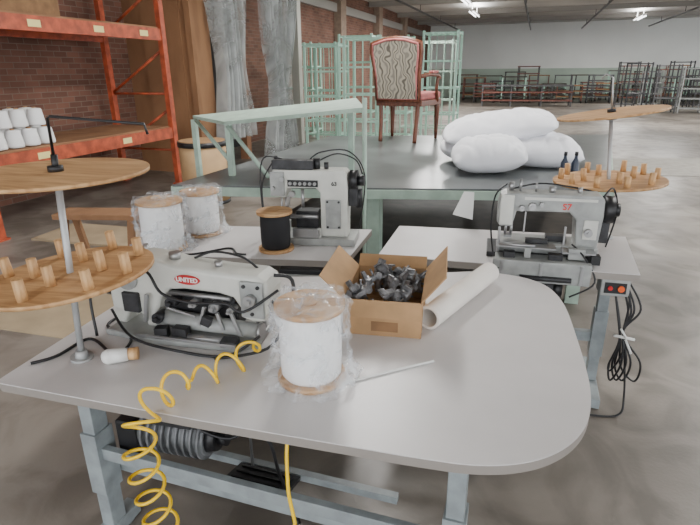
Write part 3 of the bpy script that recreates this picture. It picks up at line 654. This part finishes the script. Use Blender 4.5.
# ---------------------------------------------------------------- air hoses
def coil(path,turn_len,r):
    P=[Vector(p) for p in path]; Q=[P[0]]+P+[P[-1]]; dense=[]
    for i in range(1,len(Q)-2):
        for k in range(60):
            t=k/60; a,b_,c,d_=Q[i-1],Q[i],Q[i+1],Q[i+2]
            dense.append(.5*((2*b_)+(-a+c)*t+(2*a-5*b_+4*c-d_)*t*t+(-a+3*b_-3*c+d_)*t**3))
    dense.append(P[-1]); out=[]
    total=sum((dense[i+1]-dense[i]).length for i in range(len(dense)-1))
    acc=0; prev=None
    for i in range(len(dense)-1):
        seg=dense[i+1]-dense[i]; L_=seg.length
        if L_<1e-9: continue
        T_=seg/L_
        if prev is None: prev=T_.orthogonal().normalized()
        prev=(prev-T_*prev.dot(T_)).normalized(); bn=T_.cross(prev)
        m=max(1,int(L_/turn_len*20))
        for k in range(m):
            p=dense[i]+seg*(k/m); l=acc+L_*k/m; ph=2*math.pi*l/turn_len
            e=min(1,l/.04,(total-l)/.04)
            out.append(p+(prev*math.cos(ph)+bn*math.sin(ph))*r*max(.05,e))
        acc+=L_
    return out
h1=coil([(-.75,1.28,.802),(-.74,1.20,.802),(-.77,1.13,.802),(-.82,1.04,.802)],.085,.034)
h2=coil([(-.82,1.04,.802),(-.845,.93,.81),(-.855,.862,.74),(-.845,.862,.55),(-.82,.88,.35),(-.77,.90,.10)],.07,.040)
tag(B().tube(h1[:-2]+h2[2:],.0048,8).obj('air_hose',M_YEL),'yellow coiled air hose draped over the table edge','air hose')
tag(B().tube([(-.53,1.3,.725),(-.56,1.12,.66),(-.55,1.06,.5),(-.53,1.05,.36),(-.54,1.02,.26),(-.6,.98,.2),(-.62,.95,.02)],.0055,8,10).obj('air_hose',M_YEL),'straight yellow air hose hanging beneath worktable','air hose')

cb=thing('cable_bundle','tangled black cables tied with white tie at table leg','cables',(.50,2.55,.0))
for k in range(5):
    a=random.uniform(-.03,.03); c_=random.uniform(-.03,.03)
    B().tube([(-.02+a*.5,0,.68),(.04+a,-.02,.56+c_),(.01,-.03,.42),(.06+a*1.5,-.05,.30+c_),(.04+a*2,-.04,.19+c_),(-.0+a,-.03,.24),(.0,-.03,.40),(-.05,.0,.62)],.005,7,8).obj('cable',M_BLACK,cb)
B().tube([(.02,-.03,.4),(.06,-.06,.1),(.04,-.1,.01),(-.1,-.14,.01)],.005,7,8).obj('cable',M_BLACK,cb)
B().tube([(-.03,-.05,.41),(.06,-.05,.40)],.007,8).tube([(.02,-.06,.40),(.05,-.08,.34)],.005,8).tube([(.02,-.06,.41),(-.01,-.08,.46)],.005,8).obj('cable_tie',M_WHITE,cb)

# ---------------------------------------------------------------- pillows
def pillow(label,x,y,z,a,b_,c,rot,seed):
    bm=bmesh.new(); n=40; top=[];bot=[]
    for i in range(n+1):
        rt=[];rb=[]
        for j in range(n+1):
            u=-1+2*i/n; v=-1+2*j/n
            px=a*u*(1-.08*v*v*abs(u)); py=b_*v*(1-.12*u*u)
            th=max(0,(1-abs(u)**3)*(1-abs(v)**2.4))**.62
            nn=1+.18*noise.noise(Vector((u*1.5+seed,v*1.5,seed)))
            cr=abs(noise.noise(Vector((u*2.4+seed*3,v*1.6+u,seed))))
            hz=c*th*nn-.014*max(0,.16-cr)/.16*min(1,th*2)
            p=bm.verts.new((px,py,hz)); rt.append(p)
            edge_=(i in(0,n) or j in(0,n))
            rb.append(p if edge_ else bm.verts.new((px,py,-c*th*.85)))
        top.append(rt);bot.append(rb)
    for i in range(n):
        for j in range(n):
            for g,rev in ((top,0),(bot,1)):
                q=[g[i][j],g[i+1][j],g[i+1][j+1],g[i][j+1]]
                if rev: q.reverse()
                try: bm.faces.new(q).smooth=True
                except Exception: pass
    me=bpy.data.meshes.new('pillow'); bm.to_mesh(me); bm.free(); me.materials.append(M_COTTON)
    o=bpy.data.objects.new('pillow',me); C.objects.link(o); o.location=(x,y,z); o.rotation_euler=tuple(map(rad,rot))
    return tag(o,label,'pillow','white pillows on the cutting table')
pillow('plump white pillow at the base of the pile',-.29,4.16,.99,.28,.22,.15,(8,-3,10),1)
pillow('white pillow beside the pile on cutting table',.08,4.58,.975,.32,.24,.145,(6,3,14),2)
pillow('long white pillow on top of the pile',-.26,4.62,1.14,.46,.26,.135,(8,-8,8),3)
pillow('white pillow beneath the others in the pile',-.44,4.74,.96,.31,.22,.13,(0,0,14),4)

# ---------------------------------------------------------------- chair
ch=thing('armchair','carved wooden armchair with patterned back and pink seat','chair',(-1.38,5.75,.85),-8)
for sx in (-1,1):
    B().tube([(sx*.20,-.02,.0),(sx*.205,.01,.22),(sx*.215,.02,.42)],.022,10,4).obj('leg',M_CHAIRW,ch)
    B().lathe([(.016,0),(.02,.08),(.03,.34),(.034,.36),(.026,.38),(.034,.42)],(sx*.27,.5,0),seg=14).obj('leg',M_CHAIRW,ch)
B().prism([(-.26,0),(.26,0),(.31,.52),(-.31,.52)],'z',.38,.44,bev=.006).obj('seat_frame',M_CHAIRW,ch)
B().prism([(-.25,.01),(.25,.01),(.30,.51),(-.30,.51)],'z',.44,.52,bev=.025).obj('seat',M_PINK,ch)
fr=[(-.24,.44),(-.245,.7),(-.275,.92),(-.27,1.0),(-.12,1.04),(0,1.05),(.12,1.04),(.27,1.0),(.275,.92),(.245,.7),(.24,.44)]
B().tube([(x,-.02-(z-.44)*.16,z) for x,z in fr]+[(-.24,-.02,.44)],.022,10).obj('back_frame',M_CHAIRW,ch)
b=B(); b.prism([(x*.92,.46+(z-.44)*.96) for x,z in fr],'y',-.035,.03,bev=.012)
o=b.obj('backrest',M_BROC,ch,'taupe backrest with dark scroll pattern',loc=(0,.045,-.0),rot=(9,0,0))
B().tube([(x*.90,-.05-(z-.44)*.16,.46+(z-.44)*.95) for x,z in fr]+[(-.216,-.05,.46)],.013,8).obj('back_piping',M_PINK,ch)
for sx in (-1,1):
    B().tube([(sx*.25,-.04,.68),(sx*.30,.1,.70),(sx*.32,.3,.69),(sx*.33,.36,.66)],.021,10,6).tube([(sx*.30,.42,.42),(sx*.31,.33,.55),(sx*.325,.32,.67)],.018,8,6).obj('armrest',M_CHAIRW,ch)
    B().box((sx*.313,.2,.725),(.05,.2,.025),bev=.01).obj('arm_pad',M_PINK,ch)

for (x,y) in [(.24,3.9),(.31,3.92)]:
    bt=thing('spray_bottle','dark blue bottle standing on cutting table','bottle',(x,y,.85),0,'dark bottles on the cutting table')
    B().lathe([(.024,0),(.026,.01),(.026,.14),(.012,.17),(.01,.19)],seg=16).obj('bottle_body',mat('bottle_blue',(42,52,70),.3),bt)
    B().cyl((0,0,.19),(0,0,.215),.012).obj('bottle_cap',M_BLACK,bt)

# ---------------------------------------------------------------- distant cabinets
def cage(x,y,w,d,h,shelves,m,name='wire_cabinet',label='tall mint green open wire cabinet frame',group='mint wire cabinets',wires=True,rz=0):
    t=thing(name,label,'cabinet',(x,y,0),rz,group)
    for sx in (-1,1):
        for sy in (-1,1): B().box((sx*w/2,sy*d/2,h/2),(.045,.045,h)).obj('cabinet_post',m,t)
    for i in range(shelves):
        z=.15+(h-.2)*i/(shelves-1)
        b=B()
        for sy in (-1,1): b.box((0,sy*d/2,z),(w,.03,.035))
        for sx in (-1,1): b.box((sx*w/2,0,z),(.03,d,.035))
        if wires:
            for k in range(1,6): b.box((-w/2+w*k/6,0,z),(.008,d,.008))
        else: b.box((0,0,z),(w,d,.015))
        b.obj('cabinet_shelf',m,t)
    if wires:
        b=B()
        for k in range(1,4): b.box((-w/2+w*k/4,d/2,h/2),(.012,.012,h))
        b.box((0,d/2,h-.02),(w,.012,.02)).box((0,d/2,.1),(w,.012,.02))
        b.obj('wire_panel',m,t)
    return t
for (x,y,w,h) in [(-5.65,13.1,.7,2.25),(-4.75,12.3,.75,2.2),(-3.9,12.3,.75,2.35),(-3.05,12.3,.7,2.3),(-3.15,10.4,.7,2.2),(-1.95,12.0,.7,2.35),(-4.05,10.6,.7,2.1)]:
    cage(x,y,w,.6,h,5,M_MINT)
cage(-2.7,14.5,1.3,.7,2.3,4,M_GREENP,label='pale green shelving frame near brick wall')

def cart(x,y,w,d,h,m,mt_,rz,label,lv=2):
    t=thing('rolling_cart',label,'cart',(x,y,0),rz,'stored carts along the back wall')
    for sx in (-1,1):
        for sy in (-1,1):
            B().box((sx*w/2,sy*d/2,h/2+.06),(.05,.05,h-.12)).obj('cart_post',m,t)
            B().cyl((sx*w/2-.02,sy*d/2,.06),(sx*w/2+.02,sy*d/2,.06),.06,seg=10).obj('caster',M_BLACK,t)
    for i in range(lv):
        z=h-(h-.3)*i/max(1,lv-1)
        B().box((0,0,z),(w+.08,d+.08,.05)).obj('cart_shelf',mt_,t)
M_RUST=mat('rust_red',(118,72,62),.7,var=.2)
M_GREYM=mat('grey_steel_far',(84,84,86),.6,var=.2)
rng=random.Random(11)
combos=[(M_GREYM,M_RUST,'dark metal cart with red-brown shelves by back wall'),(M_MINT,M_DARKW,'mint frame cart with dark shelves by back wall'),(M_GREYM,M_DARKW,'dark metal cart with dark shelves by back wall'),(M_RUST,M_CARDIN,'rust coloured cart with brown shelves by back wall'),(M_DARKM,M_GREYM,'grey steel cart with dark shelves by back wall')]
k=0
for row,(yy,x0,n_) in enumerate([(32.4,-3.8,13),(30.6,-3.1,12),(28.8,-2.4,9)]):
    for i in range(n_):
        m,mt_,lb=combos[k%5]; k+=1
        cart(x0+i*1.32+rng.uniform(-.05,.05),yy+rng.uniform(-.3,.3),rng.uniform(.95,1.15),rng.uniform(.6,.8),rng.uniform(.8,1.75),m,mt_,rng.uniform(-5,5),lb,lv=rng.choice([2,3,4,5]))
for i in range(20):
    cage(3.6+(i%10)*.95,(23.4 if i<10 else 25.6)+rng.uniform(-.3,.3),.72,.6,rng.uniform(1.2,1.9),rng.choice([3,4,5]),[M_DARKM,M_GREYM,M_MACH2][i%3],name='stacking_rack',label='grey steel stacking rack stored near the back wall',group='steel stacking racks',wires=False,rz=rng.uniform(-8,8))
lr=thing('low_stock_rack','long low dark steel stock rack with stacked boards','rack',(-.4,26.2,0),4)
for xx in (-1.9,-.65,.65,1.9):
    for yy in (-.35,.35): B().box((xx,yy,.45),(.06,.06,.9)).obj('rack_post',M_GREYM,lr)
for zz in (.25,.6,.88): B().box((0,0,zz),(3.9,.8,.06)).obj('rack_shelf',M_RUST if zz<.8 else M_GREYM,lr)
uh=thing('unit_heater','dark box unit heater hanging from the ceiling','heater',(6.9,24,3.3))
B().box((0,0,0),(1.3,.6,.8),bev=.02).obj('heater_body',M_DARKM,uh)
B().box((-.4,0,.54),(.03,.03,.32)).obj('hanger',M_DARKM,uh)
B().box((.4,0,.54),(.03,.03,.32)).obj('hanger',M_DARKM,uh)

w=bpy.data.worlds.new('world'); bpy.context.scene.world=w; w.use_nodes=True
bg=w.node_tree.nodes['Background']; bg.inputs[0].default_value=(.93,.96,1,1); bg.inputs[1].default_value=3.8
